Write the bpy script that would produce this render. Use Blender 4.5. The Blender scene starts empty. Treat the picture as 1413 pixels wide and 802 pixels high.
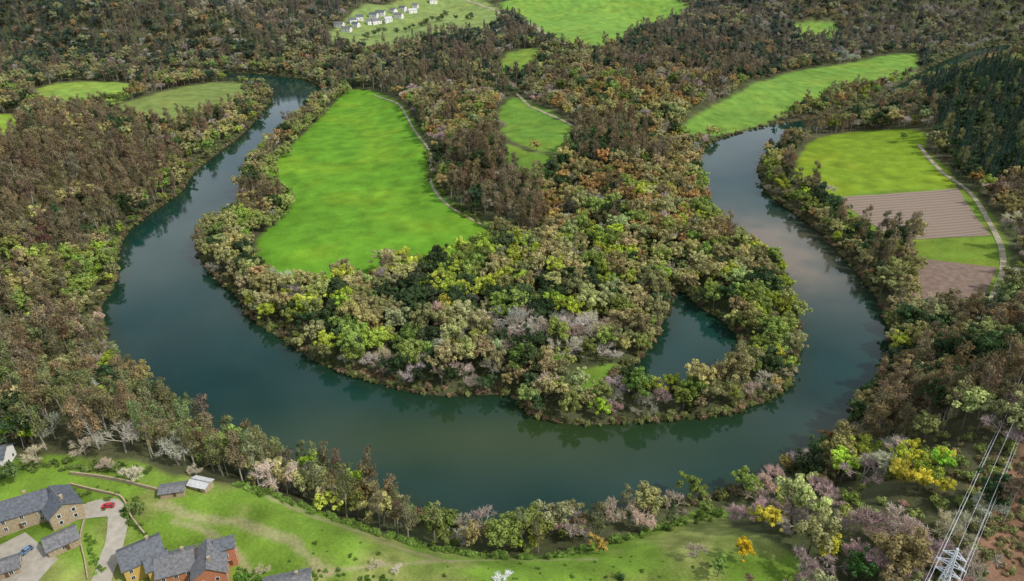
import bpy, math, random
import numpy as np
from mathutils import Vector
random.seed(4); RNG=np.random.default_rng(11)
scene=bpy.context.scene
# ------------------------------------------------------------------ camera
CAMH=220.0; PITCH=math.radians(28.0); F=955.0
cd=bpy.data.cameras.new("camera"); cam=bpy.data.objects.new("camera",cd)
scene.collection.objects.link(cam); scene.camera=cam
cam.location=(0,0,CAMH); cam.rotation_euler=(math.radians(90)-PITCH,0,0)
cd.sensor_width=36; cd.lens=36*F/1413.0; cd.clip_start=1; cd.clip_end=30000
def rays(uv):
    uv=np.asarray(uv,float); a=uv[:,0]-706.5; b=uv[:,1]-401.0
    return np.stack([a, F*math.cos(PITCH)-b*math.sin(PITCH), -F*math.sin(PITCH)-b*math.cos(PITCH)],1)
def flat(uv):   # image pixels projected onto the valley floor, z=0
    d=rays(uv); t=CAMH/(-d[:,2]); return (d*t[:,None])[:,:2]
# ------------------------------------------------------------------ noise / polygons
_T=np.random.default_rng(5).random((256,256))
def vnoise(P,s,ox=0.0):
    x=P[:,0]/s+ox*17.3+500; y=P[:,1]/s+ox*31.7+500
    xi=np.floor(x).astype(int); yi=np.floor(y).astype(int); fx=x-xi; fy=y-yi
    fx=fx*fx*(3-2*fx); fy=fy*fy*(3-2*fy)
    g=lambda i,j:_T[(xi+i)%256,(yi+j)%256]
    return (g(0,0)*(1-fx)+g(1,0)*fx)*(1-fy)+(g(0,1)*(1-fx)+g(1,1)*fx)*fy
def fbm(P,s,o=0.0): return (vnoise(P,s,o)+.5*vnoise(P,s/2.1,o+1)+.25*vnoise(P,s/4.3,o+2))/1.75
def sst(a): a=np.clip(a,0,1); return a*a*(3-2*a)
def smooth(pts,n=5,closed=True):
    P=np.asarray(pts,float); out=[]; N=len(P)
    for i in range(N if closed else N-1):
        if closed: p0,p1,p2,p3=P[i-1],P[i],P[(i+1)%N],P[(i+2)%N]
        else: p0,p1,p2,p3=P[max(i-1,0)],P[i],P[i+1],P[min(i+2,N-1)]
        for k in range(n):
            t=k/n
            out.append(.5*((2*p1)+(-p0+p2)*t+(2*p0-5*p1+4*p2-p3)*t*t+(-p0+3*p1-3*p2+p3)*t**3))
    if not closed: out.append(P[-1])
    return np.array(out)
def sd(P,poly):
    x=P[:,0]; y=P[:,1]; dm=np.full(len(P),1e18); ins=np.zeros(len(P),bool)
    for i in range(len(poly)):
        ax,ay=poly[i-1]; bx,by=poly[i]; ex=bx-ax; ey=by-ay
        L=ex*ex+ey*ey+1e-9
        t=np.clip(((x-ax)*ex+(y-ay)*ey)/L,0,1)
        dm=np.minimum(dm,(x-ax-t*ex)**2+(y-ay-t*ey)**2)
        c=(ay>y)!=(by>y)
        if abs(ey)>1e-9: ins^= c&(x<ax+(y-ay)*ex/ey)
    d=np.sqrt(dm); return np.where(ins,-d,d)
def ld(P,line):
    x=P[:,0]; y=P[:,1]; dm=np.full(len(P),1e18)
    for i in range(1,len(line)):
        ax,ay=line[i-1]; bx,by=line[i]; ex=bx-ax; ey=by-ay
        t=np.clip(((x-ax)*ex+(y-ay)*ey)/(ex*ex+ey*ey+1e-9),0,1)
        dm=np.minimum(dm,(x-ax-t*ex)**2+(y-ay-t*ey)**2)
    return np.sqrt(dm)
# ------------------------------------------------------------------ river
outer=[(-100,95),(0,98),(150,101),(280,107),(350,117),(374,130),(366,150),(335,185),(300,212),(268,238),(250,264),(215,290),(178,318),(163,350),(160,388),(140,425),
 (150,470),(180,515),(240,560),(310,605),(390,640),(470,665),(560,700),(640,722),(720,728),(800,716),(900,700),(1000,680),(1080,650),(1150,600),(1200,540),(1226,490),(1225,450),
 (1208,410),(1178,372),(1150,340),(1122,313),(1090,290),(1062,270),(1050,248),(1048,225),(1066,205),(1100,188),(1160,170),(1220,146),(1270,118),(1310,100),(1350,88),(1420,80),(1520,76)]
inner=[(1520,56),(1420,60),(1345,68),(1290,90),(1250,112),(1200,139),(1140,160),(1060,174),(1005,188),(972,205),(966,235),(975,270),(985,300),(1002,328),(1045,348),(1075,372),(1092,405),(1104,445),
 (1102,490),(1085,535),(1045,557),(1000,572),(940,579),(880,583),(800,586),(745,578),(722,562),(700,545),(620,547),(560,539),(500,522),(445,504),(385,466),(345,437),(325,403),(300,388),(272,350),(285,320),(325,300),
 (330,270),(338,240),(358,212),(388,184),(424,152),(446,130),(430,113),(385,105),(280,98),(150,93),(0,90),(-100,87)]
RIV=smooth(flat(outer+inner),3)
LAG=smooth(flat([(936,400),(965,424),(1003,447),(1024,480),(1010,514),(962,529),(905,539),(864,536),(852,518),(880,500),(896,478),(908,458),(922,430)]),3)
def river_d(P): return np.minimum(sd(P,RIV),sd(P,LAG))
CP=np.array([(-510,974,6),(-400,1000,4),(-650,950,12),(-300,1050,5),(-430,620,32),(-540,560,45),(-330,420,30),(-300,480,22),(-430,470,45),(-700,700,50),
(-250,300,26),(-170,190,36),(-100,160,34),(0,150,28),(100,150,28),(180,165,32),(240,195,42),(300,270,32),(400,330,45),(320,420,2),(400,420,14),(450,500,18),(400,540,3),(320,560,2),(330,650,2),(400,680,6),(500,700,25),(600,800,50),(620,930,60),(800,1000,80),
(-50,400,3),(100,400,4),(0,470,5),(-150,600,2),(-200,800,2),(-250,980,3),(80,520,10),(60,680,28),(150,620,22),(120,800,38),(0,850,25),(250,1000,42),(100,1100,50),(-50,1000,25),(-200,1300,45),(200,1400,40),
(433,1073,4),(560,1180,4),(300,960,8),(700,1300,10),(0,1900,100),(250,1900,105),(-150,1500,45),(-250,1850,105),(150,1480,38),(-400,1500,70),(-800,1500,90),(-1200,2000,170),(-600,2300,160),(0,2600,150),(700,1800,90),(1200,1900,130),(1500,2500,200),(0,4000,200),(-2500,3500,300),(2500,3500,300),(0,7000,350),
(0,60,40),(0,-200,70),(-300,0,60),(300,0,70)],float)
def height(P):
    d=river_d(P)
    A=np.zeros(len(P)); W=np.zeros(len(P))
    for cx,cy,ch in CP:
        s=0.10*abs(cy)+28
        w=1/(1+((P[:,0]-cx)**2+(P[:,1]-cy)**2)/(s*s))**3
        A+=w*ch; W+=w
    A/=W
    y=np.clip(P[:,1],100,900)
    k=sst((d-5)/(28+0.12*y))
    n=(fbm(P,140,3)-.5)*np.clip(A-3,0,80)*0.8 + (fbm(P,35,7)-.5)*np.clip(A-3,0,20)*0.12
    return np.clip(d*.35,-4,1.3)+k*(A+n)+(k*0.5*(vnoise(P,18,9)-.5))
def hz(x,y): return float(height(np.array([[x,y]],float))[0])
_ts=np.geomspace(.16,6,380)
_cache={}
def G(uv):     # image pixels cast along camera rays onto the terrain
    uv=np.atleast_2d(np.asarray(uv,float)); key=uv.tobytes()
    if key in _cache: return _cache[key]
    d=rays(uv); n=len(uv)
    P=np.array([0,0,CAMH])+d[:,None,:]*_ts[None,:,None]
    h=height(P.reshape(-1,3)[:,:2]).reshape(n,-1)
    below=P[:,:,2]<h; i=np.argmax(below,1); i[~below.any(1)]=len(_ts)-1; i=np.maximum(i,1)
    r=np.arange(n); a=P[r,i-1,2]-h[r,i-1]; b=h[r,i]-P[r,i,2]; f=np.clip(a/(a+b+1e-9),0,1)
    _cache[key]=(P[r,i-1]*(1-f[:,None])+P[r,i]*f[:,None])[:,:2]
    return _cache[key]
# ------------------------------------------------------------------ materials
def new_mat(name):
    m=bpy.data.materials.new(name); m.use_nodes=True; nt=m.node_tree
    return m,nt,nt.nodes["Principled BSDF"]
def N(nt,t,**k):
    n=nt.nodes.new(t)
    for a,b in k.items(): setattr(n,a,b)
    return n
def simple(name,col,rough=.85,var=.25,scale=1.5,bump=0.0,metal=0):
    m,nt,b=new_mat(name)
    tc=N(nt,'ShaderNodeTexCoord'); no=N(nt,'ShaderNodeTexNoise'); no.inputs['Scale'].default_value=scale; no.inputs['Detail'].default_value=6
    nt.links.new(tc.outputs['Object'],no.inputs['Vector'])
    mr=N(nt,'ShaderNodeMapRange'); mr.inputs[1].default_value=.3; mr.inputs[2].default_value=.7; mr.inputs[3].default_value=1-var; mr.inputs[4].default_value=1+var
    nt.links.new(no.outputs['Fac'],mr.inputs[0])
    vm=N(nt,'ShaderNodeVectorMath',operation='SCALE'); vm.inputs[0].default_value=col; nt.links.new(mr.outputs[0],vm.inputs['Scale'])
    nt.links.new(vm.outputs[0],b.inputs['Base Color']); b.inputs['Roughness'].default_value=rough; b.inputs['Metallic'].default_value=metal
    if bump:
        bp=N(nt,'ShaderNodeBump'); bp.inputs['Strength'].default_value=bump; nt.links.new(no.outputs['Fac'],bp.inputs['Height']); nt.links.new(bp.outputs[0],b.inputs['Normal'])
    return m
def leaf_mat(name,transl=.28):
    m,nt,b=new_mat(name); nt.nodes.remove(b)
    a=N(nt,'ShaderNodeAttribute',attribute_type='INSTANCER',attribute_name='tint')
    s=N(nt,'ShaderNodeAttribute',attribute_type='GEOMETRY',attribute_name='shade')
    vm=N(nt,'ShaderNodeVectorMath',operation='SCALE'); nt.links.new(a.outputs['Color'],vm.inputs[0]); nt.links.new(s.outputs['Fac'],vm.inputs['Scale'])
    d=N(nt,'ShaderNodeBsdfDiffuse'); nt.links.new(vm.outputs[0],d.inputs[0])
    if transl<=0: nt.links.new(d.outputs[0],nt.nodes['Material Output'].inputs[0]); return m
    t=N(nt,'ShaderNodeBsdfTranslucent'); mx=N(nt,'ShaderNodeMixShader'); mx.inputs[0].default_value=transl
    nt.links.new(vm.outputs[0],t.inputs[0]); nt.links.new(d.outputs[0],mx.inputs[1]); nt.links.new(t.outputs[0],mx.inputs[2])
    nt.links.new(mx.outputs[0],nt.nodes['Material Output'].inputs[0]); return m
LEAF=leaf_mat("foliage"); TWIG=leaf_mat("twigs",0)
BARK=simple("bark",(.15,.12,.09)); BARKP=simple("pale_bark",(.30,.27,.22))
# ------------------------------------------------------------------ terrain
def grid_mesh(name,X,Y,Z,col=None,keep=None):
    nr,nc=X.shape; me=bpy.data.meshes.new(name)
    idx=np.arange(nr*nc).reshape(nr,nc)
    q=np.stack([idx[:-1,:-1],idx[:-1,1:],idx[1:,1:],idx[1:,:-1]],-1).reshape(-1,4)
    if keep is not None: q=q[keep.reshape(-1)[q].any(1)]
    me.vertices.add(nr*nc); me.vertices.foreach_set('co',np.stack([X,Y,Z],-1).astype(np.float32).ravel())
    me.loops.add(q.size); me.loops.foreach_set('vertex_index',q.astype(np.int32).ravel())
    me.polygons.add(len(q)); me.polygons.foreach_set('loop_start',(np.arange(len(q))*4).astype(np.int32))
    me.polygons.foreach_set('use_smooth',np.ones(len(q),bool)); me.update(calc_edges=True)
    if col is not None:
        at=me.color_attributes.new('Col','FLOAT_COLOR','POINT')
        at.data.foreach_set('color',np.concatenate([col,np.ones((len(col),1))],1).astype(np.float32).ravel())
    ob=bpy.data.objects.new(name,me); scene.collection.objects.link(ob); return ob
# fields: (outline, colour, edge softness)
GRN=(.098,.228,.017)
FIELDS=[
 ([(482,124),(455,150),(425,178),(395,208),(368,238),(362,262),(395,275),(388,300),(362,322),(352,345),(372,378),(425,402),(500,394),(540,366),(600,366),(640,350),(690,328),(648,300),(607,268),(590,215),(572,172),(552,142),(520,128)],GRN,3),
 ([(950,166),(942,192),(985,188),(1050,173),(1130,139),(1200,121),(1262,101),(1262,74),(1200,81),(1150,91),(1080,102),(1030,122),(980,148)],(.12,.22,.035),5),
 ([(700,140),(722,136),(792,176),(776,212),(705,194),(688,165)],(.105,.205,.028),3),
 ([(690,196),(735,211),(768,216),(742,258),(710,238)],(.105,.19,.026),3),
 ([(680,108),(700,74),(745,68),(726,104)],(.13,.21,.035),5),
 ([(690,5),(760,-12),(880,-12),(950,8),(912,42),(845,66),(780,70),(738,44)],(.135,.25,.042),8),
 ([(450,46),(545,2),(640,-12),(690,16),(672,46),(570,62),(490,66)],(.17,.23,.07),8),
 ([(1098,32),(1152,32),(1153,56),(1106,56)],(.12,.22,.04),5),
 ([(50,123),(120,113),(194,118),(168,140),(120,155),(76,156)],(.17,.26,.045),5),
 ([(150,150),(230,126),(290,114),(350,118),(328,144),(250,170),(175,169)],(.145,.19,.05),5),
 ([(-60,155),(34,158),(26,198),(-60,214)],(.18,.27,.03),5),
 ([(1095,240),(1115,198),(1150,186),(1200,180),(1275,182),(1275,205),(1322,262),(1150,272),(1098,265)],(.145,.225,.016),3),
 ([(1150,270),(1322,260),(1356,280),(1386,330),(1388,375),(1352,440),(1275,425),(1258,358),(1255,332),(1200,330),(1150,300)],(.12,.19,.024),3),
 ([(795,512),(850,502),(860,518),(850,538),(812,542),(785,530)],(.11,.19,.025),2),
]
WF=[(smooth(G(p),2),c,e) for p,c,e in FIELDS]
LAWN=smooth(G([(-80,668),(0,640),(60,628),(140,634),(200,642),(235,655),(330,670),(430,702),(520,735),(620,760),(760,768),(860,742),(940,712),(1000,702),(1010,728),(1070,752),(1110,775),(1050,830),(900,900),(300,900),(-80,900)]),2)
SCAR=smooth(G([(1360,665),(1420,640),(1520,620),(1560,900),(1340,900),(1355,790),(1370,720)]),2)
TRK=[(G([(335,668),(380,690),(440,715),(500,735),(550,755),(620,775)]),1.8),(G([(225,695),(260,712),(330,722),(400,745),(450,790)]),2.2),(G([(240,720),(290,735),(330,765),(350,802)]),1.6),(G([(450,790),(560,778),(700,772),(820,772)]),1.3)]
TP=[(smooth(G(p),6,False),w) for p,w in [([(516,131),(552,146),(575,185),(594,213),(594,250),(620,285),(690,322),(720,328)],2.5),([(712,128),(738,150),(790,174)],3.5),([(640,-3),(690,18),(740,38),(785,62)],8),([(1268,200),(1300,238),(1342,270),(1372,320),(1384,368),(1368,412),(1352,442)],4)]]
yr=np.concatenate([np.linspace(-400,75,24),np.geomspace(80,9500,720)]); sx=np.linspace(-1,1,820)
Y,S=np.meshgrid(yr,sx,indexing='ij'); X=S*(260+.95*np.abs(Y)); P=np.stack([X.ravel(),Y.ravel()],1)
Z=height(P); D=river_d(P)
n1=fbm(P,60,1)[:,None]; n2=fbm(P,9,4)[:,None]; n3=vnoise(P,3.2,6)[:,None]
col=np.array([.085,.07,.04])*(1-n1)+np.array([.06,.085,.03])*n1; col=col*(.6+.8*n2)
def blend(col,c,m): m=m[:,None]; return col*(1-m)+c*m
# faint mowing swathes following the long axis of the meadows
sw_=(np.sin((P[:,0]*.93+P[:,1]*.36+6*fbm(P,60,15))/3.4)[:,None])*.5+.5
for w,c,e in WF:
    s=sd(P,w); m=sst(.5-s/(2*e)+(n2[:,0]-.5)*.8)
    cc=np.array(c)*(.78+.20*n1+.24*n2+.05*sw_)+np.array([.05,.022,.0])*sst((fbm(P,40,12)[:,None]-.45)*3)*.6
    col=blend(col,np.clip(cc,0.005,1),m)
s=sd(P,LAWN); m=sst(.5-s/4+(n2[:,0]-.5)*.9)
lc=np.array([.12,.20,.025])*(.5+.4*n1+.7*n2); yel=sst((fbm(P,22,20)-.45)*4)[:,None]; lc=lc*(1-.65*yel)+np.array([.23,.22,.08])*.65*yel*(.6+.8*n3)
col=blend(col,lc,m)
for w,wd in TRK: col=blend(col,np.array([.28,.24,.135])*(.8+.4*n2),.65*sst(1.3-ld(P,w)/wd+(n3[:,0]-.5)*.9))
s=sd(P,SCAR); col=blend(col,np.array([.21,.12,.075])*(.6+.8*n2),sst(.5-s/10+(n2[:,0]-.5)*3))
col=blend(col,np.array([.060,.052,.028]),sst(1-np.abs(D)/3.0))
tm,nt,b=new_mat("ground_soil_and_grass")
a=N(nt,'ShaderNodeAttribute',attribute_name='Col'); tc=N(nt,'ShaderNodeTexCoord')
no=N(nt,'ShaderNodeTexNoise'); no.inputs['Scale'].default_value=.9; no.inputs['Detail'].default_value=6; no.inputs['Roughness'].default_value=.7
no2=N(nt,'ShaderNodeTexNoise'); no2.inputs['Scale'].default_value=.07; no2.inputs['Detail'].default_value=6
nt.links.new(tc.outputs['Object'],no.inputs['Vector']); nt.links.new(tc.outputs['Object'],no2.inputs['Vector'])
ad=N(nt,'ShaderNodeMath',operation='ADD'); nt.links.new(no.outputs['Fac'],ad.inputs[0]); nt.links.new(no2.outputs['Fac'],ad.inputs[1])
mr=N(nt,'ShaderNodeMapRange'); mr.inputs[1].default_value=.7; mr.inputs[2].default_value=1.3; mr.inputs[3].default_value=.62; mr.inputs[4].default_value=1.36
nt.links.new(ad.outputs[0],mr.inputs[0])
vm=N(nt,'ShaderNodeVectorMath',operation='SCALE'); nt.links.new(a.outputs['Color'],vm.inputs[0]); nt.links.new(mr.outputs[0],vm.inputs['Scale'])
nt.links.new(vm.outputs[0],b.inputs['Base Color']); b.inputs['Roughness'].default_value=.95; b.inputs['Specular IOR Level'].default_value=.1
bp=N(nt,'ShaderNodeBump'); bp.inputs['Strength'].default_value=.6; bp.inputs['Distance'].default_value=.5; nt.links.new(no.outputs['Fac'],bp.inputs['Height']); nt.links.new(bp.outputs[0],b.inputs['Normal'])
terr=grid_mesh("ground_terrain",X,Y,Z.reshape(X.shape),col); terr.data.materials.append(tm)
# ------------------------------------------------------------------ water
yw=np.geomspace(150,2300,440); sw=np.linspace(-1,1,440); Yw,Sw=np.meshgrid(yw,sw,indexing='ij'); Xw=Sw*(120+.85*Yw)
Pw=np.stack([Xw.ravel(),Yw.ravel()],1); Dw=river_d(Pw)
wc=np.tile(np.array([.006,.030,.025]),(len(Pw),1))*(.7+.6*fbm(Pw,50,30)[:,None])
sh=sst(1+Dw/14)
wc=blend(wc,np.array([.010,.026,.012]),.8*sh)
bar=flat([(1055,345)])[0]; g=np.exp(-(((Pw[:,0]-bar[0]-5)/36)**2+((Pw[:,1]-bar[1])/62)**2)); wc=blend(wc,np.array([.13,.10,.068]),np.clip(g*1.2*(.4+1.1*fbm(Pw,14,2)),0,.9))
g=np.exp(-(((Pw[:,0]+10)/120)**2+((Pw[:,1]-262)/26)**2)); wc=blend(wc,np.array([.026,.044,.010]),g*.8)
water=grid_mesh("river_water",Xw,Yw,np.zeros_like(Xw),wc,keep=(Dw<14))
wm,nt,b=new_mat("river_water"); a=N(nt,'ShaderNodeAttribute',attribute_name='Col'); nt.links.new(a.outputs['Color'],b.inputs['Base Color'])
b.inputs['IOR'].default_value=1.33
tc=N(nt,'ShaderNodeTexCoord'); no=N(nt,'ShaderNodeTexNoise'); no.inputs['Scale'].default_value=.55; no.inputs['Detail'].default_value=3; nt.links.new(tc.outputs['Object'],no.inputs['Vector'])
no2=N(nt,'ShaderNodeTexNoise'); no2.inputs['Scale'].default_value=.03; no2.inputs['Detail'].default_value=3; nt.links.new(tc.outputs['Object'],no2.inputs['Vector'])
mr=N(nt,'ShaderNodeMapRange'); mr.inputs[1].default_value=.4; mr.inputs[2].default_value=.65; mr.inputs[3].default_value=.01; mr.inputs[4].default_value=.10
nt.links.new(no2.outputs['Fac'],mr.inputs[0]); nt.links.new(mr.outputs[0],b.inputs['Roughness'])
bp=N(nt,'ShaderNodeBump'); bp.inputs['Strength'].default_value=.05; bp.inputs['Distance'].default_value=.2; nt.links.new(no.outputs['Fac'],bp.inputs['Height']); nt.links.new(bp.outputs[0],b.inputs['Normal'])
water.data.materials.append(wm)
# ------------------------------------------------------------------ draped sheets
def patch(name,c4,mat,dz=.15,nu=40,nv=30):
    c=G(c4); U,V=np.meshgrid(np.linspace(0,1,nu),np.linspace(0,1,nv),indexing='ij')
    Q=(c[0][None,None]*(1-U)[...,None]+c[1][None,None]*U[...,None])*(1-V)[...,None]+(c[3][None,None]*(1-U)[...,None]+c[2][None,None]*U[...,None])*V[...,None]
    z=height(Q.reshape(-1,2)).reshape(nu,nv)+dz
    o=grid_mesh(name,Q[...,0],Q[...,1],z); o.data.materials.append(mat); return o
def ribbon(name,line,w,mat,dz=.15):
    L=np.asarray(line); seg=np.linalg.norm(np.diff(L,axis=0),axis=1); s=np.concatenate([[0],np.cumsum(seg)]); n=max(int(s[-1]/2),4)
    t=np.linspace(0,s[-1],n); C=np.stack([np.interp(t,s,L[:,0]),np.interp(t,s,L[:,1])],1)
    T=np.gradient(C,axis=0); T/=np.linalg.norm(T,axis=1)[:,None]+1e-9; Nn=np.stack([-T[:,1],T[:,0]],1)
    k=np.linspace(-.5,.5,5)*w; jit=1+.25*(vnoise(C,5,3)-.5); Q=C[:,None,:]+Nn[:,None,:]*(k[None,:]*jit[:,None])[...,None]
    z=height(Q.reshape(-1,2)).reshape(n,5)+dz
    o=grid_mesh(name,Q[...,0],Q[...,1],z); o.data.materials.append(mat); return o
dirt=simple("track_dirt",(.28,.245,.16),var=.3,scale=.4); pav=simple("concrete_paving",(.32,.29,.235),var=.15,scale=.5)
for l,w in TP: ribbon("farm_track",l,w,dirt,.3)
pm,nt,b=new_mat("ploughed_soil"); tc=N(nt,'ShaderNodeTexCoord'); wv=N(nt,'ShaderNodeTexWave'); wv.bands_direction='Y'
mp=N(nt,'ShaderNodeMapping'); mp.inputs['Rotation'].default_value=(0,0,math.radians(-6)); nt.links.new(tc.outputs['Object'],mp.inputs[0]); nt.links.new(mp.outputs[0],wv.inputs['Vector'])
wv.inputs['Scale'].default_value=.055; wv.inputs['Distortion'].default_value=3.5; wv.inputs['Detail'].default_value=5; wv.inputs['Detail Scale'].default_value=.3; wv.inputs['Detail Roughness'].default_value=.7
cr=N(nt,'ShaderNodeValToRGB'); cr.color_ramp.elements[0].color=(.165,.12,.088,1); cr.color_ramp.elements[1].color=(.235,.18,.135,1); nt.links.new(wv.outputs['Fac'],cr.inputs[0]); nt.links.new(cr.outputs[0],b.inputs['Base Color']); b.inputs['Roughness'].default_value=1
patch("ploughed_field",[(1150,273),(1322,260),(1367,325),(1238,332)],pm,.25)
patch("ploughed_field",[(1260,356),(1376,369),(1348,436),(1276,424)],simple("bare_soil",(.165,.11,.08),var=.3,scale=.25),.25)
# ------------------------------------------------------------------ tree shapes
class MB:
    def __init__(s): s.v=[];s.f=[];s.m=[];s.s=[];s.n=0
    def add(s,v,f,m,sh):
        v=np.asarray(v,float); s.v.append(v); s.f.extend([tuple(int(i)+s.n for i in q) for q in f]); s.m.extend([m]*len(f)); s.s.append(np.broadcast_to(sh,(len(v),)).astype(float)); s.n+=len(v)
    def tube(s,p0,p1,r0,r1,m=0,k=5,sh=1.0):
        p0=np.array(p0,float);p1=np.array(p1,float); d=p1-p0; d/=np.linalg.norm(d)+1e-9
        a=np.cross(d,[.3,.9,.1]); a/=np.linalg.norm(a)+1e-9; b=np.cross(d,a)
        an=np.linspace(0,2*math.pi,k,endpoint=False); c=np.cos(an)[:,None]*a+np.sin(an)[:,None]*b
        s.add(np.concatenate([p0+c*r0,p1+c*r1]),[(i,(i+1)%k,k+(i+1)%k,k+i) for i in range(k)],m,sh)
    def leaves(s,r,c,rad,n,size,sh,asp=.7,m=1,fill=.5):
        d=r.normal(size=(n,3)); d/=np.linalg.norm(d,axis=1)[:,None]
        pos=np.array(c)+d*np.array(rad)*(fill+(1-fill)*r.random((n,1))**.6)
        nn=d+r.normal(size=(n,3))*.6+np.array([0,0,.35]); nn/=np.linalg.norm(nn,axis=1)[:,None]
        t=np.cross(nn,r.normal(size=(n,3))); t/=np.linalg.norm(t,axis=1)[:,None]; b=np.cross(nn,t)
        sz=size*(.55+.9*r.random((n,1)))*.5
        v=np.stack([pos-t*sz,pos-b*sz*asp,pos+t*sz,pos+b*sz*asp],1).reshape(-1,3)
        shv=np.repeat(sh*(.8+.4*r.random(n)),4); i=np.arange(n)*4
        s.add(v,np.stack([i,i+1,i+2,i+3],1),m,shv)
    def mesh(s,name,mats):
        me=bpy.data.meshes.new(name); me.from_pydata(np.concatenate(s.v).tolist(),[],s.f)
        for m in mats: me.materials.append(m)
        me.polygons.foreach_set('material_index',np.array(s.m,np.int32))
        at=me.attributes.new('shade','FLOAT','POINT'); at.data.foreach_set('value',np.concatenate(s.s).astype(np.float32)); me.update(); return me
def broadleaf(seed,R=5.6,H=13.5,flatn=.85,ncl=34,nl=70,ls=.78):
    r=np.random.default_rng(seed); mb=MB(); c=np.array([0,0,H-R*flatn*.95])
    th=c[2]-R*.3; lean=r.normal(size=2)*.4
    mb.tube([0,0,-1],[lean[0],lean[1],th],.34,.22)
    off=r.normal(size=(3,3))*R*.25
    for i in range(ncl):
        d=r.normal(size=3); d/=np.linalg.norm(d); 
        if d[2]<-.45: d[2]*=-1
        k=(.35+.65*r.random())*(0.85+.3*r.random()); p=c+d*np.array([R,R,R*flatn])*k+off[i%3]*[1,1,.4]
        rr=R*(.15+.17*r.random())
        if i%3==0: mb.tube([lean[0],lean[1],th*(.7+.3*r.random())],p,.14,.04,k=4)
        mb.leaves(r,p,(rr,rr,rr*.8),nl,ls,.68+.65*r.random())
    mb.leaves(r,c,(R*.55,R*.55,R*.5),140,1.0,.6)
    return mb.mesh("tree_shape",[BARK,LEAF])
def eucalypt(seed,H=21):
    r=np.random.default_rng(seed); mb=MB(); lean=r.normal(size=2)*.9; pts=[np.array([lean[0]*t*t,lean[1]*t*t,-1+(H)*t]) for t in np.linspace(0,1,6)]
    for i in range(5): mb.tube(pts[i],pts[i+1],.30*(1-i/6),.30*(1-(i+1)/6))
    for i in range(22):
        t=.36+.64*r.random()**.8; b=np.array([lean[0]*t*t,lean[1]*t*t,H*t-1]); w=3.5*(1.15-t)**.45*(.4+.8*r.random())
        a=r.random()*6.28; p=b+np.array([math.cos(a)*w,math.sin(a)*w,1.2*r.random()])
        mb.tube(b-[0,0,1.5],p,.09,.03,k=4)
        rr=1.0+.9*r.random(); mb.leaves(r,p,(rr,rr,rr*1.15),55,.72,.65+.7*r.random(),asp=.5,fill=.2)
    return mb.mesh("tree_shape",[BARKP,LEAF])
def bare(seed,H=12,leafy=0):
    r=np.random.default_rng(seed); mb=MB()
    tips=[]
    def br(p,d,L,rad,dep):
        q=p+d*L; mb.tube(p,q,rad,rad*.65,m=0 if dep<2 else 1,k=5 if dep<2 else 3,sh=.9)
        if dep==3: tips.append((q,d)); tips.append(((p+q)/2,d)); return
        for i in range([5,4,4][dep]):
            nd=d+r.normal(size=3)*[.75,.6,.6][dep]; nd[2]=abs(nd[2])*.8+.12; nd/=np.linalg.norm(nd)
            br(p+(q-p)*(.55+.45*r.random()) if dep else q-d*L*.3*r.random(),nd,L*(.55+.25*r.random())*(1.05 if dep==0 else 1),rad*.55,dep+1)
    br(np.array([0,0,-.5]),np.array([r.normal()*.08,r.normal()*.08,1.0]),H*.36,.26,0)
    for q,d in tips:
        n=9; dd=d+r.normal(size=(n,3))*.75+[0,0,.2]; dd/=np.linalg.norm(dd,axis=1)[:,None]; L=.7+1.0*r.random((n,1)); w=np.cross(dd,r.normal(size=(n,3))); w/=np.linalg.norm(w,axis=1)[:,None]
        p0=q-d*.5*r.random((n,1)); v=np.stack([p0-w*.06,p0+w*.06,p0+dd*L],1).reshape(-1,3); i=np.arange(n)*3
        mb.add(v,np.stack([i,i+1,i+2],1),1,np.repeat(.7+.55*r.random(n),3))
        if leafy: mb.leaves(r,q,(.7,.7,.6),leafy,.3,.8+.5*r.random(),fill=.1)
    return mb.mesh("tree_shape",[BARKP,TWIG])
def conifer(seed,H=18,R=3.4):
    r=np.random.default_rng(seed); mb=MB(); mb.tube([0,0,-1],[0,0,H],.28,.03)
    for i in range(60):
        t=.12+.88*(i/60); a=i*2.4+r.random(); w=R*(1-t)**.8*(.55+.5*r.random()); p=np.array([math.cos(a)*w,math.sin(a)*w,H*t-.25*w])
        mb.leaves(r,p,(.35+.32*w,.35+.32*w,.6),34,.58,.65+.6*r.random(),asp=.4,fill=.1)
    return mb.mesh("tree_shape",[BARK,LEAF])
def shrub(seed,R=2.3):
    r=np.random.default_rng(seed); mb=MB()
    for i in range(5): mb.tube([0,0,-.4],[r.normal()*1,r.normal()*1,1.6],.07,.03,k=4)
    for i in range(11):
        a=r.random()*6.28; w=R*.75*r.random()**.6; rr=R*(.3+.2*r.random()); mb.leaves(r,[math.cos(a)*w,math.sin(a)*w,.8+1.5*r.random()],(rr,rr,rr*.8),50,.5,.65+.65*r.random())
    return mb.mesh("tree_shape",[BARK,LEAF])
SH={'broadleaf':[broadleaf(i,R=[5.6,5,6.2,4.6,5.4,6.0,5.2][i],H=[13.5,14.5,13,12,15.5,14,13][i],flatn=[.85,1.0,.75,.9,1.15,.95,.8][i]) for i in range(7)],
 'euc':[eucalypt(20+i,[21,23,19,22][i]) for i in range(4)],
 'bare':[bare(40,12),bare(41,13.5),bare(42,11),bare(43,12,5),bare(44,13,7)],
 'conifer':[conifer(60),conifer(61,20,3)],
 'shrub':[shrub(70),shrub(71,2.6),shrub(72,2)]}
COLS={}
for k,l in SH.items():
    c=bpy.data.collections.new(k+"_shapes"); COLS[k]=c
    for i,me in enumerate(l): c.objects.link(bpy.data.objects.new("%s_shape_%02d"%(k,i),me))
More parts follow.
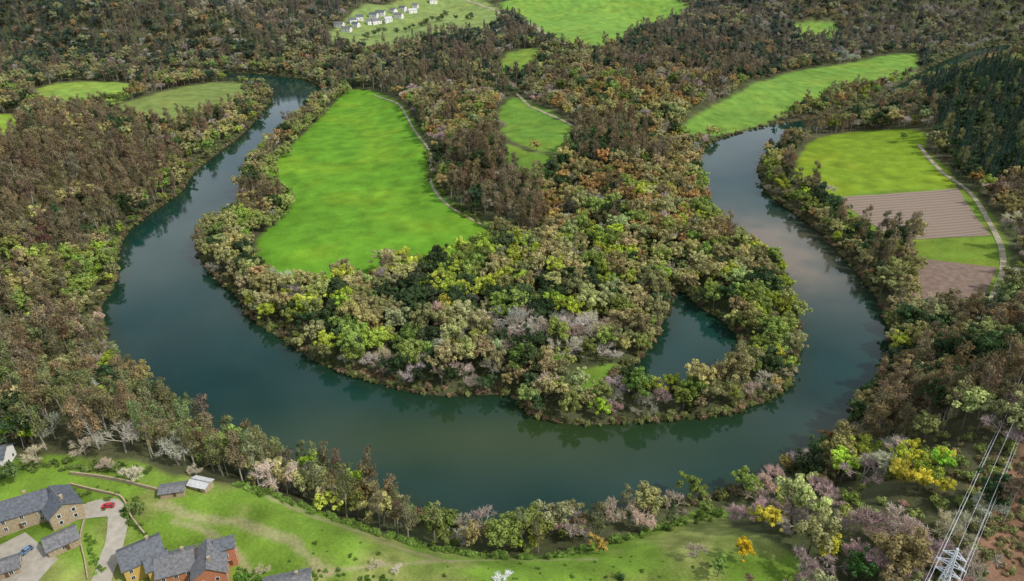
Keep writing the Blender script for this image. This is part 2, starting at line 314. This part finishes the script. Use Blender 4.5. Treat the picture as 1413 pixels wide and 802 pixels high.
def instancer(name,kind,P3,rot,scl,idx,tint):
    n=len(P3); me=bpy.data.meshes.new(name); me.vertices.add(n); me.vertices.foreach_set('co',P3.astype(np.float32).ravel())
    def at(nm,ty,key,arr): x=me.attributes.new(nm,ty,'POINT'); x.data.foreach_set(key,arr)
    at('rotv','FLOAT_VECTOR','vector',rot.astype(np.float32).ravel()); at('sclv','FLOAT_VECTOR','vector',scl.astype(np.float32).ravel())
    at('idx','INT','value',idx.astype(np.int32)); at('tint','FLOAT_COLOR','color',np.concatenate([tint,np.ones((n,1))],1).astype(np.float32).ravel())
    ob=bpy.data.objects.new(name,me); scene.collection.objects.link(ob)
    ng=bpy.data.node_groups.new(name,'GeometryNodeTree'); ng.interface.new_socket('Geometry',in_out='INPUT',socket_type='NodeSocketGeometry'); ng.interface.new_socket('Geometry',in_out='OUTPUT',socket_type='NodeSocketGeometry')
    gi=ng.nodes.new('NodeGroupInput'); go=ng.nodes.new('NodeGroupOutput'); ip=ng.nodes.new('GeometryNodeInstanceOnPoints'); ci=ng.nodes.new('GeometryNodeCollectionInfo')
    ci.inputs['Collection'].default_value=COLS[kind]; ci.inputs['Separate Children'].default_value=True; ci.inputs['Reset Children'].default_value=True
    def na(nm,ty): x=ng.nodes.new('GeometryNodeInputNamedAttribute'); x.data_type=ty; x.inputs['Name'].default_value=nm; return x.outputs['Attribute']
    er=ng.nodes.new('FunctionNodeEulerToRotation'); L=ng.links.new
    L(na('rotv','FLOAT_VECTOR'),er.inputs[0]); L(er.outputs[0],ip.inputs['Rotation']); L(na('sclv','FLOAT_VECTOR'),ip.inputs['Scale']); L(na('idx','INT'),ip.inputs['Instance Index'])
    ip.inputs['Pick Instance'].default_value=True; L(ci.outputs[0],ip.inputs['Instance']); L(gi.outputs[0],ip.inputs['Points']); L(ip.outputs[0],go.inputs[0])
    md=ob.modifiers.new('scatter','NODES'); md.node_group=ng; return ob
# species: kind, colour, scale lo, hi
SP={'euc':('euc',(.235,.19,.105),.85,1.25),'eucg':('euc',(.21,.23,.095),.75,1.2),'lime':('broadleaf',(.42,.50,.075),.7,1.25),'green':('broadleaf',(.27,.34,.085),.75,1.35),
'olive':('broadleaf',(.39,.37,.16),.75,1.4),'dark':('broadleaf',(.075,.115,.05),.8,1.35),'bud':('broadleaf',(.43,.31,.12),.7,1.15),'bare':('bare',(.52,.46,.37),.95,1.5),
'pink':('bare',(.47,.37,.31),.8,1.25),'con':('conifer',(.055,.10,.07),.95,1.5),'yel':('broadleaf',(.58,.52,.07),.45,.75),'shr':('shrub',(.28,.34,.09),.8,1.6),'shb':('shrub',(.36,.27,.16),.7,1.3)}
KEYS=list(SP)
ZN=[ # woodland zones (later entries win)
 ([(440,60),(560,40),(720,60),(720,130),(600,130),(480,125)],dict(euc=.6,dark=.3,con=.1,olive=.2,bare=.15)),
 ([(820,55),(1090,45),(1100,90),(1000,130),(850,140)],dict(euc=.6,bare=.25,bud=.15,dark=.25)),
 ([(600,130),(980,110),(980,330),(900,345),(700,330),(590,220)],dict(bud=.36,bare=.25,olive=.27,euc=.16,green=.1,shb=.1,dark=.05)),
 ([(596,215),(690,190),(745,250),(745,330),(690,320),(625,285)],dict(euc=.8,bare=.1,dark=.2)),
 ([(770,190),(890,180),(900,235),(790,240)],dict(euc=.8,dark=.35)),
 ([(860,240),(990,240),(1000,330),(900,350)],dict(bud=.35,olive=.35,lime=.12,bare=.15)),
 ([(-80,160),(60,165),(150,172),(225,190),(262,235),(190,300),(150,340),(100,370),(-80,380)],dict(euc=.95,olive=.05,bare=.05,dark=.06)),
 ([(-80,365),(100,365),(160,400),(130,450),(-80,430)],dict(green=.3,olive=.25,lime=.2,euc=.2,shr=.2)),
 ([(-80,430),(140,450),(240,560),(120,620),(-80,640)],dict(euc=.35,eucg=.45,olive=.2,bare=.12,lime=.08,dark=.18)),
 ([(120,560),(240,560),(400,645),(480,670),(600,720),(620,770),(430,705),(200,645)],dict(eucg=.6,euc=.3,olive=.12,lime=.05,bare=.06,green=.06)),
 ([(600,715),(700,735),(1010,690),(1010,720),(860,760),(620,775)],dict(bare=.26,olive=.3,eucg=.26,shr=.45,green=.18)),
 ([(270,320),(360,320),(430,395),(430,500),(340,440)],dict(olive=.45,dark=.28,bare=.22,green=.15)),
 ([(360,400),(560,400),(580,560),(440,520),(340,450)],dict(bare=.42,olive=.36,dark=.2,lime=.08,green=.08)),
 ([(540,340),(870,330),(880,470),(560,480)],dict(dark=.42,lime=.22,olive=.27,green=.2,bare=.1)),
 ([(560,460),(880,450),(780,560),(560,560)],dict(bare=.36,olive=.38,green=.16,dark=.18)),
 ([(870,320),(1000,330),(960,400),(930,440),(870,470)],dict(olive=.35,green=.2,dark=.22,bare=.16,bud=.15)),
 ([(700,560),(900,545),(1030,515),(1030,470),(940,390),(1040,345),(1110,420),(1120,480),(1090,560),(900,600),(740,600)],dict(olive=.5,green=.28,lime=.2,bare=.12,dark=.1,shb=.05)),
 ([(1270,70),(1420,110),(1500,250),(1400,265),(1330,255),(1290,200),(1270,140)],dict(con=.6,dark=.3,eucg=.1)),
 ([(1390,250),(1500,250),(1500,480),(1400,470),(1390,380)],dict(olive=.3,bare=.2,shr=.5,euc=.2)),
 ([(1175,470),(1280,440),(1400,470),(1400,610),(1190,640)],dict(euc=.9,olive=.05,dark=.12)),
 ([(1150,630),(1400,600),(1500,480),(1500,640),(1345,690),(1130,690)],dict(pink=.25,bare=.08,lime=.2,olive=.3,yel=.15,shr=.6)),
 ([(980,690),(1080,660),(1130,690),(1345,690),(1370,900),(1050,900),(1010,730)],dict(pink=.45,bare=.12,olive=.25,yel=.1,shr=.45,shb=.2)),
]
pts=[];scm=[]
for y0,y1,cell,sm in [(90,650,8.1,1.06),(650,1250,9.2,1.0),(1250,2300,11.5,1.1),(2300,4600,20,1.7)]:
    xm=150+.9*y1; gx,gy=np.meshgrid(np.arange(-xm,xm,cell),np.arange(y0,y1,cell)); q=np.stack([gx.ravel(),gy.ravel()],1)+RNG.uniform(-.48,.48,(gx.size,2))*cell
    q=q[np.abs(q[:,0])<120+.86*q[:,1]]; pts.append(q); scm.append(np.full(len(q),sm))
Q=np.concatenate(pts); SM=np.concatenate(scm); DQ=river_d(Q); ok=DQ>1.0
for w,c,e in WF: ok&=sd(Q,w)>3.2
ok&=sd(Q,LAWN)>2; sc_=sd(Q,SCAR); ok&=(sc_>0)|(RNG.random(len(Q))<.12)
for l,w in TP: ok&=ld(Q,l)>w*.5+2.5
Q=Q[ok];SM=SM[ok];DQ=DQ[ok]
Wt=np.zeros((len(Q),len(KEYS)))
def setw(mask,d):
    row=np.array([d.get(k,0) for k in KEYS]); Wt[mask]=row
setw(slice(None),dict(euc=.28,olive=.32,bare=.2,dark=.16,bud=.12,green=.12))
setw(Q[:,1]>1250,dict(euc=.42,olive=.2,bare=.2,dark=.22,bud=.06,con=.12))
for p,d in ZN: setw(sd(Q,G(p))<0,d)
rv=(DQ<14)&(Q[:,1]>330); Wt[rv]=Wt[rv]*.3+np.array([dict(olive=.55,green=.25,bare=.16,lime=.12,shr=.1,dark=.06).get(k,0) for k in KEYS])*.7
for j in range(len(KEYS)): Wt[:,j]*=np.exp(4.2*(vnoise(Q,30,j*3+1)-.5)+2.0*(vnoise(Q,120,j*5+2)-.5))
cum=np.cumsum(Wt,1); pick=(RNG.random(len(Q))[:,None]*cum[:,-1:]>cum).sum(1)
ZQ=height(Q)
names={'euc':'eucalyptus_forest','broadleaf':'broadleaf_woodland','bare':'leafless_woodland','conifer':'conifer_plantation','shrub':'riverbank_shrubs'}
acc={k:[] for k in names}
for j,k in enumerate(KEYS):
    m=pick==j; n=int(m.sum())
    if not n: continue
    kind,c,lo,hi=SP[k]; s=RNG.uniform(lo,hi,n)*SM[m]*np.clip(.7+DQ[m]/40,.7,1)
    t=np.array(c)*(RNG.uniform(.65,1.25,(n,1)))*(1+RNG.normal(size=(n,3))*.07)
    haze_mix=np.clip((Q[m][:,1:2]-800)/2600,0,.5); t=t*(1-haze_mix)+np.array([.19,.215,.27])*haze_mix  # aerial haze painted into the tint: distant trees fade towards grey-blue
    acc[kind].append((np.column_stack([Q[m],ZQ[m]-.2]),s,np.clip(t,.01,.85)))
# extra undergrowth along the banks and wood edges
ln=np.concatenate([smooth(flat(outer+inner),8),LAG,LAG]); q=ln[RNG.integers(0,len(ln),4200)]+RNG.normal(size=(4200,2))*2.2; dq=river_d(q); q=q[(dq>-.6)&(dq<9)]
okk=sd(q,LAWN)>1; q=q[okk]; n=len(q); t=np.where(RNG.random((n,1))<.6,np.array([[.25,.28,.10]]),np.array([[.32,.23,.14]]))*RNG.uniform(.45,1.2,(n,1))
acc['shrub'].append((np.column_stack([q,height(q)-.4]),RNG.uniform(.5,1.2,n),t))
def along(uv,n,spread,lo,hi,c,kind='shrub'):
    l=G(uv); u=RNG.random(n)*(len(l)-1); i=u.astype(int); f=(u-i)[:,None]; q=l[i]*(1-f)+l[i+1]*f+RNG.normal(size=(n,2))*spread
    q=q[river_d(q)>1]; n=len(q)
    acc[kind].append((np.column_stack([q,height(q)-.3]),RNG.uniform(lo,hi,n),np.array(c)*RNG.uniform(.6,1.3,(n,1))))
along([(330,672),(430,704),(520,737),(620,762),(760,770),(860,745),(1000,705)],240,1.6,.4,.9,(.18,.28,.06))
along([(0,655),(60,640),(130,645),(200,655)],60,1.5,.4,.9,(.16,.22,.06))
along([(120,735),(128,770),(140,790)],30,.6,.25,.5,(.20,.34,.06))
along([(168,705),(185,725),(200,735)],26,.6,.3,.6,(.15,.24,.05))
along([(330,790),(360,800),(470,795),(560,810)],50,1,.3,.5,(.14,.25,.05))
along([(400,770),(600,790),(800,785),(980,760)],50,6,.15,.4,(.15,.24,.05))
along([(60,690),(130,680),(170,700)],20,2,.3,.6,(.15,.22,.05))
along([(590,208),(598,250),(640,296),(700,322)],90,3,.6,1.3,(.25,.31,.08))
along([(395,212),(372,236),(364,262),(398,276),(392,298),(366,320)],46,4,.6,.95,(.36,.42,.13),'broadleaf')
along([(480,126),(452,150),(425,176),(396,206)],36,3,.6,1.0,(.34,.40,.13),'broadleaf')
along([(60,156),(120,152),(165,140),(200,124)],30,3,.7,1.0,(.22,.28,.09),'broadleaf')
along([(1140,175),(1200,158),(1262,130),(1300,108)],60,4,.8,1.2,(.30,.33,.13),'broadleaf')
along([(500,56),(580,38),(660,22)],26,5,.7,1.1,(.20,.24,.12),'broadleaf')
along([(1368,450),(1400,520),(1400,600),(1350,680),(1340,800)],160,9,.5,1.2,(.28,.30,.12))
along([(1380,640),(1410,720),(1400,800)],120,9,.3,.8,(.32,.27,.13))
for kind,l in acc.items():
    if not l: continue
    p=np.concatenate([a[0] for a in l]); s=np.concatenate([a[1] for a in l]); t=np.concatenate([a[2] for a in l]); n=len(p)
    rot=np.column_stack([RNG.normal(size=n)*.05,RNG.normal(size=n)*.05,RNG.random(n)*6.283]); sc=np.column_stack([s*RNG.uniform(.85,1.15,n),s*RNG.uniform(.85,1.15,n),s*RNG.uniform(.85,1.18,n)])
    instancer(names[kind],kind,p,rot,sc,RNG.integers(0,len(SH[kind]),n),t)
# individual trees near the camera
def tree(name,kind,i,uv,s,c,k=1.5):
    p=G([uv])[0]; o=bpy.data.objects.new(name,SH[kind][i]); scene.collection.objects.link(o); o.location=(p[0],p[1],hz(*p)-.2); o.scale=(s,s,s*random.uniform(.9,1.1)); o.rotation_euler=(0,0,random.random()*6.28); o["tint"]=[min(.85,float(x)*k) for x in c]; return o
for nm,k,i,uv,s,c in [
 ('spring_tree','broadleaf',0,(35,612),.95,(.24,.36,.03)),('leafless_tree','bare',0,(55,640),1.0,(.36,.32,.22)),('leafless_tree','bare',1,(118,628),.85,(.34,.30,.22)),
 ('leafless_tree','bare',2,(185,665),.9,(.44,.40,.30)),('round_bush','broadleaf',3,(193,712),.5,(.12,.17,.05)),('leafless_tree','bare',0,(272,655),.6,(.34,.30,.22)),
 ('lime_tree','broadleaf',1,(428,660),.95,(.22,.34,.04)),('lime_tree','broadleaf',4,(494,680),.85,(.24,.34,.04)),('willow_tree','broadleaf',2,(768,735),1.15,(.25,.25,.13)),('willow_tree','broadleaf',0,(712,742),.8,(.17,.22,.06)),
 ('dark_fir_tree','conifer',0,(925,725),.8,(.06,.09,.04)),('poplar_tree','bare',3,(868,728),1.1,(.26,.24,.16)),('spring_tree','broadleaf',1,(970,715),.6,(.17,.22,.06)),('spring_tree','broadleaf',1,(1036,690),.8,(.19,.26,.06)),
 ('yellow_tree','broadleaf',4,(1025,775),.62,(.42,.30,.02)),('budding_tree','broadleaf',3,(826,762),.6,(.32,.23,.06)),('round_bush','broadleaf',3,(990,795),.55,(.17,.25,.07)),('round_bush','shrub',0,(856,800),.9,(.05,.10,.03)),
 ('spring_tree','broadleaf',3,(708,758),.65,(.20,.26,.04)),('spring_tree','broadleaf',1,(738,758),.5,(.28,.30,.04)),('blossom_tree','bare',4,(690,812),.75,(.72,.68,.66)),('leafless_tree','bare',2,(549,790),.42,(.5,.45,.38)),('leafless_tree','bare',1,(519,784),.4,(.4,.34,.28)),
 ('evergreen_tree','broadleaf',2,(1176,800),.8,(.05,.11,.03)),('yellow_tree','broadleaf',0,(1262,650),.75,(.38,.37,.05)),('spring_tree','broadleaf',2,(1300,655),.75,(.20,.36,.04)),('yellow_tree','broadleaf',3,(1232,660),.8,(.34,.33,.06)),
 ('leafless_tree','bare',1,(1240,745),1.0,(.34,.26,.22)),('leafless_tree','bare',0,(1150,700),.8,(.34,.26,.22)),('leafless_tree','bare',2,(960,770),.8,(.30,.25,.2)),('lone_tree','broadleaf',1,(1245,196),.75,(.14,.22,.05)),('lone_bush','broadleaf',3,(602,350),.6,(.05,.09,.03)),
 ('spring_tree','broadleaf',2,(20,665),.6,(.10,.15,.05)),('leafless_tree','bare',2,(150,650),.8,(.33,.27,.2)),('garden_bush','shrub',1,(335,800),1.0,(.1,.2,.04)),('leafless_tree','bare',0,(365,790),.5,(.35,.3,.2)),
 ('eucalyptus_tree','euc',0,(1230,585),1.25,(.15,.11,.055)),('eucalyptus_tree','euc',1,(1262,575),1.3,(.14,.10,.05)),('eucalyptus_tree','euc',2,(1290,570),1.4,(.15,.11,.055)),('eucalyptus_tree','euc',3,(1318,575),1.25,(.14,.11,.055)),('eucalyptus_tree','euc',0,(1250,560),1.3,(.15,.12,.06)),('eucalyptus_tree','euc',1,(1300,550),1.3,(.14,.105,.05)),('eucalyptus_tree','euc',2,(1215,600),1.1,(.15,.12,.06)),
 ('eucalyptus_tree','euc',1,(240,600),1.15,(.14,.14,.06)),('eucalyptus_tree','euc',0,(340,650),1.15,(.13,.14,.06)),('eucalyptus_tree','euc',2,(300,640),1.1,(.14,.13,.06)),('eucalyptus_tree','euc',3,(375,672),1.1,(.13,.13,.06)),('eucalyptus_tree','euc',1,(545,725),.85,(.12,.13,.055))]:
    tree(nm,k,i,uv,s,c)
# ------------------------------------------------------------------ buildings
slate=simple("slate_roof",(.085,.095,.11),.6,.4,1.2,.3); slate2=simple("weathered_slate_roof",(.13,.13,.135),.7,.4,1.2,.3)
stone=simple("stone_wall",(.34,.27,.17),.9,.35,2.2,.4); yellow=simple("yellow_render",(.55,.36,.10),.9,.08); brick=simple("orange_brick",(.44,.17,.09),.9,.25,3,.2); white=simple("white_render",(.72,.70,.66),.9,.08)
glass=simple("window_glass",(.03,.04,.05),.1,.1); frame=simple("white_window_frame",(.75,.75,.73),.5,.05); wood=simple("brown_door_wood",(.12,.06,.03),.6,.2,3); tin=simple("pale_sheet_roof",(.45,.45,.44),.6,.15,.8)
def obj(name,v,f,mat,parent=None):
    me=bpy.data.meshes.new(name); me.from_pydata([tuple(map(float,x)) for x in v],[],f); me.materials.append(mat); me.update()
    o=bpy.data.objects.new(name,me); scene.collection.objects.link(o); o.parent=parent; return o
BF=[(0,3,2,1),(4,5,6,7),(0,1,5,4),(1,2,6,5),(2,3,7,6),(3,0,4,7)]
def boxv(x0,x1,y0,y1,z0,z1): return [(x0,y0,z0),(x1,y0,z0),(x1,y1,z0),(x0,y1,z0),(x0,y0,z1),(x1,y0,z1),(x1,y1,z1),(x0,y1,z1)]
def merge(parts):
    V=[];Fc=[]
    for v,f in parts: Fc+= [tuple(i+len(V) for i in q) for q in f]; V+=v
    return V,Fc
def block(par,ox,oy,L,W,e,r,rot,wm_,rm,win=2,chim=True,base=-4,z0=0):
    c,s=math.cos(rot),math.sin(rot); T=lambda v:[(ox+c*x-s*y,oy+s*x+c*y,z+z0) for x,y,z in v]
    l,w=L/2,W/2
    v=[(-l,-w,base),(l,-w,base),(l,w,base),(-l,w,base),(-l,-w,e),(l,-w,e),(l,w,e),(-l,w,e),(-l,0,e+r),(l,0,e+r)]
    obj("walls",T(v),[(0,1,5,4),(2,3,7,6),(1,2,6,9,5),(3,0,4,8,7)],wm_,par)
    o=.55; sl=r/w; th=.22; y=w+o; ze=e-o*sl
    rv=[]
    for sg in(-1,1):
        a=[(-l-o,sg*y,ze+.03),(l+o,sg*y,ze+.03),(l+o,0,e+r+.03),(-l-o,0,e+r+.03)]
        rv.append((T(a+[(p,q,z+th) for p,q,z in a]),BF))
    V,Fc=merge(rv); obj("roof",V,Fc,rm,par)
    V,Fc=merge([(T(boxv(-l-o,l+o,-.15,.15,e+r+th-.02,e+r+th+.14)),BF)]); obj("roof_ridge",V,Fc,slate2,par)
    fr=[];gl=[]
    for st in range(max(1,int(e/2.7))):
        zb=1.0+st*2.8
        for k in range(win):
            x=-l+L*(k+.5)/win
            for sg in(-1,1):
                a,b=sorted([sg*w,sg*(w+.06)]); fr.append((T(boxv(x-.65,x+.65,a,b,zb-.1,zb+1.4)),BF))
                a,b=sorted([sg*(w+.03),sg*(w+.09)]); gl.append((T(boxv(x-.5,x-.04,a,b,zb,zb+1.3)),BF)); gl.append((T(boxv(x+.04,x+.5,a,b,zb,zb+1.3)),BF))
        for yy in(-w*.45,w*.45):
            for sg in(-1,1):
                a,b=sorted([sg*l,sg*(l+.06)]); fr.append((T(boxv(a,b,yy-.65,yy+.65,zb-.1,zb+1.4)),BF))
                a,b=sorted([sg*(l+.03),sg*(l+.09)]); gl.append((T(boxv(a,b,yy-.5,yy+.5,zb,zb+1.3)),BF))
    if win: V,Fc=merge(fr); obj("window_frames",V,Fc,frame,par); V,Fc=merge(gl); obj("windows",V,Fc,glass,par)
    V,Fc=merge([(T(boxv(l*.1,l*.1+1,-w-.1,-w,0,2.1)),BF)]); obj("door",V,Fc,wood,par)
    if chim: V,Fc=merge([(T(boxv(l*.4,l*.4+.8,.3,1.1,e+r*.4,e+r+1.2)),BF),(T(boxv(l*.4-.1,l*.4+.9,.2,1.2,e+r+1.2,e+r+1.35)),BF)]); obj("chimney",V,Fc,stone,par)
def house(name,uv,rot=0):
    p=G([uv])[0]; e=bpy.data.objects.new(name,None); scene.collection.objects.link(e); e.location=(p[0],p[1],hz(*p)+.2); e.rotation_euler=(0,0,rot); return e
R=math.radians
h=house("stone_house",(62,712)); block(h,-8,-2,21,10,5.8,3.4,R(28),stone,slate,4); block(h,6,1,12,10,5.4,3.1,R(-42),stone,slate,2)
h=house("stone_house",(2,640)); block(h,-3,0,13,8,5,2.5,R(10),white,slate,3)
h=house("garden_annex",(88,752)); block(h,0,0,9,7,3,2,R(40),stone,slate2,1,False)
h=house("stone_outbuilding",(8,790)); block(h,0,0,9,6,3,1.8,R(28),stone,slate2,2,False)
h=house("yellow_house",(205,780)); block(h,-1,0,12,10,6,3.3,R(35),yellow,slate,3); block(h,5,-2.5,6.5,6.5,5,2,R(35),yellow,slate,1,False)
h=house("brick_house",(272,793)); block(h,-5.5,0,11,10,6,3.4,R(20),brick,slate2,3); block(h,5.5,-.5,12,10,6.5,3.6,R(-70),brick,slate2,3); block(h,8.5,5.8,5.5,5,8,2,R(20),brick,slate,1,False)
h=house("slate_roofed_house",(400,820)); block(h,0,0,14,9,4.5,2.8,R(15),white,slate2,3)
h=house("garden_shed",(240,680)); block(h,0,0,8,4.5,2.2,.7,R(12),stone,slate2,1,False)
h=house("garden_shed",(278,672)); block(h,0,0,7,4.5,2.0,.7,R(-15),stone,tin,0,False)
for k,(u,v) in enumerate([(472,38),(486,32),(500,29),(515,24),(528,21),(543,19),(556,14),(495,38),(512,34),(535,28),(570,10),(522,31),(480,44),(550,24),(565,20),(600,4)]):
    h=house("village_house",(u+random.uniform(-4,4),v+random.uniform(-2,2))); s=1.1; block(h,0,0,random.uniform(11,18)*s,8.5*s,6,3,random.uniform(-.8,.8),white,random.choice([slate,slate2,tin]),3,False)
# paving, walls
patch("paved_yard",[(-40,775),(35,735),(80,772),(30,830)],pav,.18,20,20)
ribbon("driveway",smooth(G([(118,702),(150,697),(163,712),(160,742),(150,775),(135,815),(120,850)]),6,False),6,pav,.2)
patch("paved_yard",[(100,698),(165,690),(165,712),(105,718)],pav,.17,16,12)
def wall(name,uv,h_,t,mat):
    L=smooth(G(uv),6,False); T=np.gradient(L,axis=0); T/=np.linalg.norm(T,axis=1)[:,None]; n=np.stack([-T[:,1],T[:,0]],1)*t/2; z=height(L)
    V=[];Fc=[]
    for i in range(len(L)):
        a=L[i]-n[i]; b=L[i]+n[i]; V+=[(a[0],a[1],z[i]-1),(b[0],b[1],z[i]-1),(b[0],b[1],z[i]+h_),(a[0],a[1],z[i]+h_)]
        if i: q=4*i; Fc+=[(q-4+j,q-4+(j+1)%4,q+(j+1)%4,q+j) for j in range(4)]
    Fc+=[(0,1,2,3),(4*len(L)-4,4*len(L)-3,4*len(L)-2,4*len(L)-1)]
    obj(name,V,Fc,mat)
wall("stone_wall",[(98,655),(140,660),(180,668),(225,680)],1.5,.5,stone)
wall("stone_wall",[(98,670),(150,682),(170,690),(182,715),(200,738)],1.2,.5,stone)
wall("stone_wall",[(118,715),(112,745),(118,775),(122,800)],1.0,.4,stone)
# ------------------------------------------------------------------ cars
tyre=simple("tyre_rubber",(.02,.02,.02),.8,.1)
def car(name,uv,rot,colr):
    p=G([uv])[0]; e=bpy.data.objects.new(name,None); scene.collection.objects.link(e); e.location=(p[0],p[1],hz(*p)+.2); e.rotation_euler=(0,0,rot)
    paint=simple(name+"_paint",colr,.3,.03)
    prof=[(-2.1,.35),(-2.15,.7),(-1.95,.95),(-.95,1.0),(.9,1.02),(1.9,.98),(2.1,.75),(2.1,.35)]
    def loft(nm,pr,w0,w1,mat):
        n=len(pr); zm=max(z for _,z in pr); z0=min(z for _,z in pr); V=[]
        for sg in(-1,1):
            for x,z in pr: V.append((x,sg*(w0+(w1-w0)*(z-z0)/(zm-z0)),z))
        Fc=[tuple(range(n))[::-1],tuple(range(n,2*n))]+[(i,(i+1)%n,n+(i+1)%n,n+i) for i in range(n)]
        obj(nm,V,Fc,mat,e)
    loft("body",prof,.88,.82,paint); loft("window_band",[(-1.15,1.0),(-.45,1.42),(1.1,1.42),(1.75,.99)],.8,.62,glass); loft("roof_panel",[(-.5,1.4),(-.42,1.47),(1.05,1.47),(1.15,1.4)],.66,.6,paint)
    for x in(-1.3,1.3):
        for sg in(-1,1):
            V=[];k=14
            for yy in(.68,.9): V+=[(x+.33*math.cos(a*2*math.pi/k),sg*yy,.33+.33*math.sin(a*2*math.pi/k)) for a in range(k)]
            obj("wheel",V,[tuple(range(k)),tuple(range(k,2*k))]+[(i,(i+1)%k,k+(i+1)%k,k+i) for i in range(k)],tyre,e)
    for sg in(-1,1): obj("headlight",boxv(-2.17,-2.1,sg*.62-.17,sg*.62+.17,.6,.75),BF,frame,e)
car("red_car",(150,700),R(10),(.45,.02,.03)); car("blue_car",(37,762),R(60),(.10,.18,.30))
# ------------------------------------------------------------------ power line
steel=simple("galvanised_steel",(.72,.74,.76),.5,.1,metal=0)
def beam(V,Fc,a,b,t=.12):
    a=np.array(a,float);b=np.array(b,float); d=b-a; d/=np.linalg.norm(d); u=np.cross(d,[.21,.37,.9]); u/=np.linalg.norm(u); w=np.cross(d,u); n=len(V)
    for p in(a,b):
        for i,j in((-1,-1),(1,-1),(1,1),(-1,1)): V.append(tuple(p+u*i*t/2+w*j*t/2))
    Fc.extend([tuple(n+i for i in q) for q in BF])
ARMS=[(26,3.0),(22.5,3.9),(19,3.3)]
def pylon(name,loc,rot,Ht=29):
    V=[];Fc=[]; wd=lambda z:2.4*(1-z/19)+.8 if z<19 else .8*(1-(z-19)/(Ht-19)*.8)
    lv=[0,4.5,8.5,12,15,17.2,19,20.8,22.5,24.3,26,27.5,Ht]
    for i in range(len(lv)-1):
        a,b=wd(lv[i]),wd(lv[i+1]); ca=[(-a,-a),(a,-a),(a,a),(-a,a)]; cb=[(-b,-b),(b,-b),(b,b),(-b,b)]
        for k in range(4):
            k2=(k+1)%4; beam(V,Fc,(*ca[k],lv[i]),(*cb[k],lv[i+1]),.26); beam(V,Fc,(*ca[k],lv[i]),(*cb[k2],lv[i+1]),.16); beam(V,Fc,(*ca[k2],lv[i]),(*cb[k],lv[i+1]),.16); beam(V,Fc,(*cb[k],lv[i+1]),(*cb[k2],lv[i+1]),.16)
    for z,l in ARMS:
        for sg in(-1,1):
            for yy in(-.6,.6): beam(V,Fc,(sg*.5,yy,z),(sg*l,0,z),.2); beam(V,Fc,(sg*.5,yy,z+1.4),(sg*l,0,z),.18)
            beam(V,Fc,(sg*l*.5,-.35,z),(sg*l*.5,.35,z+.8),.14)
            beam(V,Fc,(sg*l,0,z),(sg*l,0,z-1.4),.2)
    o=obj(name,V,Fc,steel); o.location=loc; o.rotation_euler=(0,0,rot); return o
pb=G([(1282,850)])[0]; za=hz(*pb); pe=G([(1475,410)])[0]; zb=hz(*pe)
dv=pe-pb; rt=math.atan2(dv[1],dv[0])-math.pi/2
pylon("electricity_pylon",(pb[0],pb[1],za),rt); pylon("electricity_pylon",(pe[0],pe[1],zb),rt)
V=[];Fc=[]
sides=[(sg*l,z-1.4) for z,l in ARMS for sg in(-1,1)]+[(0,29)]
nx,ny=math.cos(rt),math.sin(rt)
for off,z in sides:
    A=np.array([pb[0]+nx*off,pb[1]+ny*off,za+z]); B=np.array([pe[0]+nx*off,pe[1]+ny*off,zb+z]); pr=None
    for k in range(25):
        t=k/24; q=A*(1-t)+B*t-np.array([0,0,4*3*t*(1-t)])
        if pr is not None: beam(V,Fc,pr,q,.05)
        pr=q
    back=A-(B-A)*.5; beam(V,Fc,A,back,.05)
obj("power_line_cables",V,Fc,steel)
# ------------------------------------------------------------------ light
EL=R(48); S=Vector((.86,-.36,0)).normalized()*math.cos(EL); S.z=math.sin(EL)
w=bpy.data.worlds.new("World"); scene.world=w; w.use_nodes=True; nt=w.node_tree; bg=nt.nodes['Background']
sky=N(nt,'ShaderNodeTexSky',sky_type='NISHITA'); sky.sun_disc=False; sky.sun_elevation=EL; sky.sun_rotation=math.atan2(S.x,S.y); sky.dust_density=1.5; sky.altitude=200
tc=N(nt,'ShaderNodeTexCoord'); no=N(nt,'ShaderNodeTexNoise'); no.inputs['Scale'].default_value=2.6; no.inputs['Detail'].default_value=6
mp=N(nt,'ShaderNodeMapping'); mp.inputs['Scale'].default_value=(1,1,2.5); nt.links.new(tc.outputs['Generated'],mp.inputs[0]); nt.links.new(mp.outputs[0],no.inputs['Vector'])
cr=N(nt,'ShaderNodeMapRange'); cr.inputs[1].default_value=.40; cr.inputs[2].default_value=.62; cr.inputs[3].default_value=.15; cr.inputs[4].default_value=.9; nt.links.new(no.outputs['Fac'],cr.inputs[0])
mx=N(nt,'ShaderNodeMix',data_type='RGBA'); nt.links.new(cr.outputs[0],mx.inputs[0]); nt.links.new(sky.outputs[0],mx.inputs[6]); mx.inputs[7].default_value=(7.6,8.0,8.3,1)
nt.links.new(mx.outputs[2],bg.inputs[0]); bg.inputs[1].default_value=.15
sl=bpy.data.lights.new("sun",'SUN'); so=bpy.data.objects.new("sun",sl); scene.collection.objects.link(so); sl.energy=3.6; sl.angle=R(2.0); sl.color=(1,.95,.87)
so.rotation_euler=S.to_track_quat('Z','Y').to_euler(); so.location=(200,-100,400)
scene.view_settings.view_transform='Standard'; scene.view_settings.look='None'; scene.view_settings.exposure=0
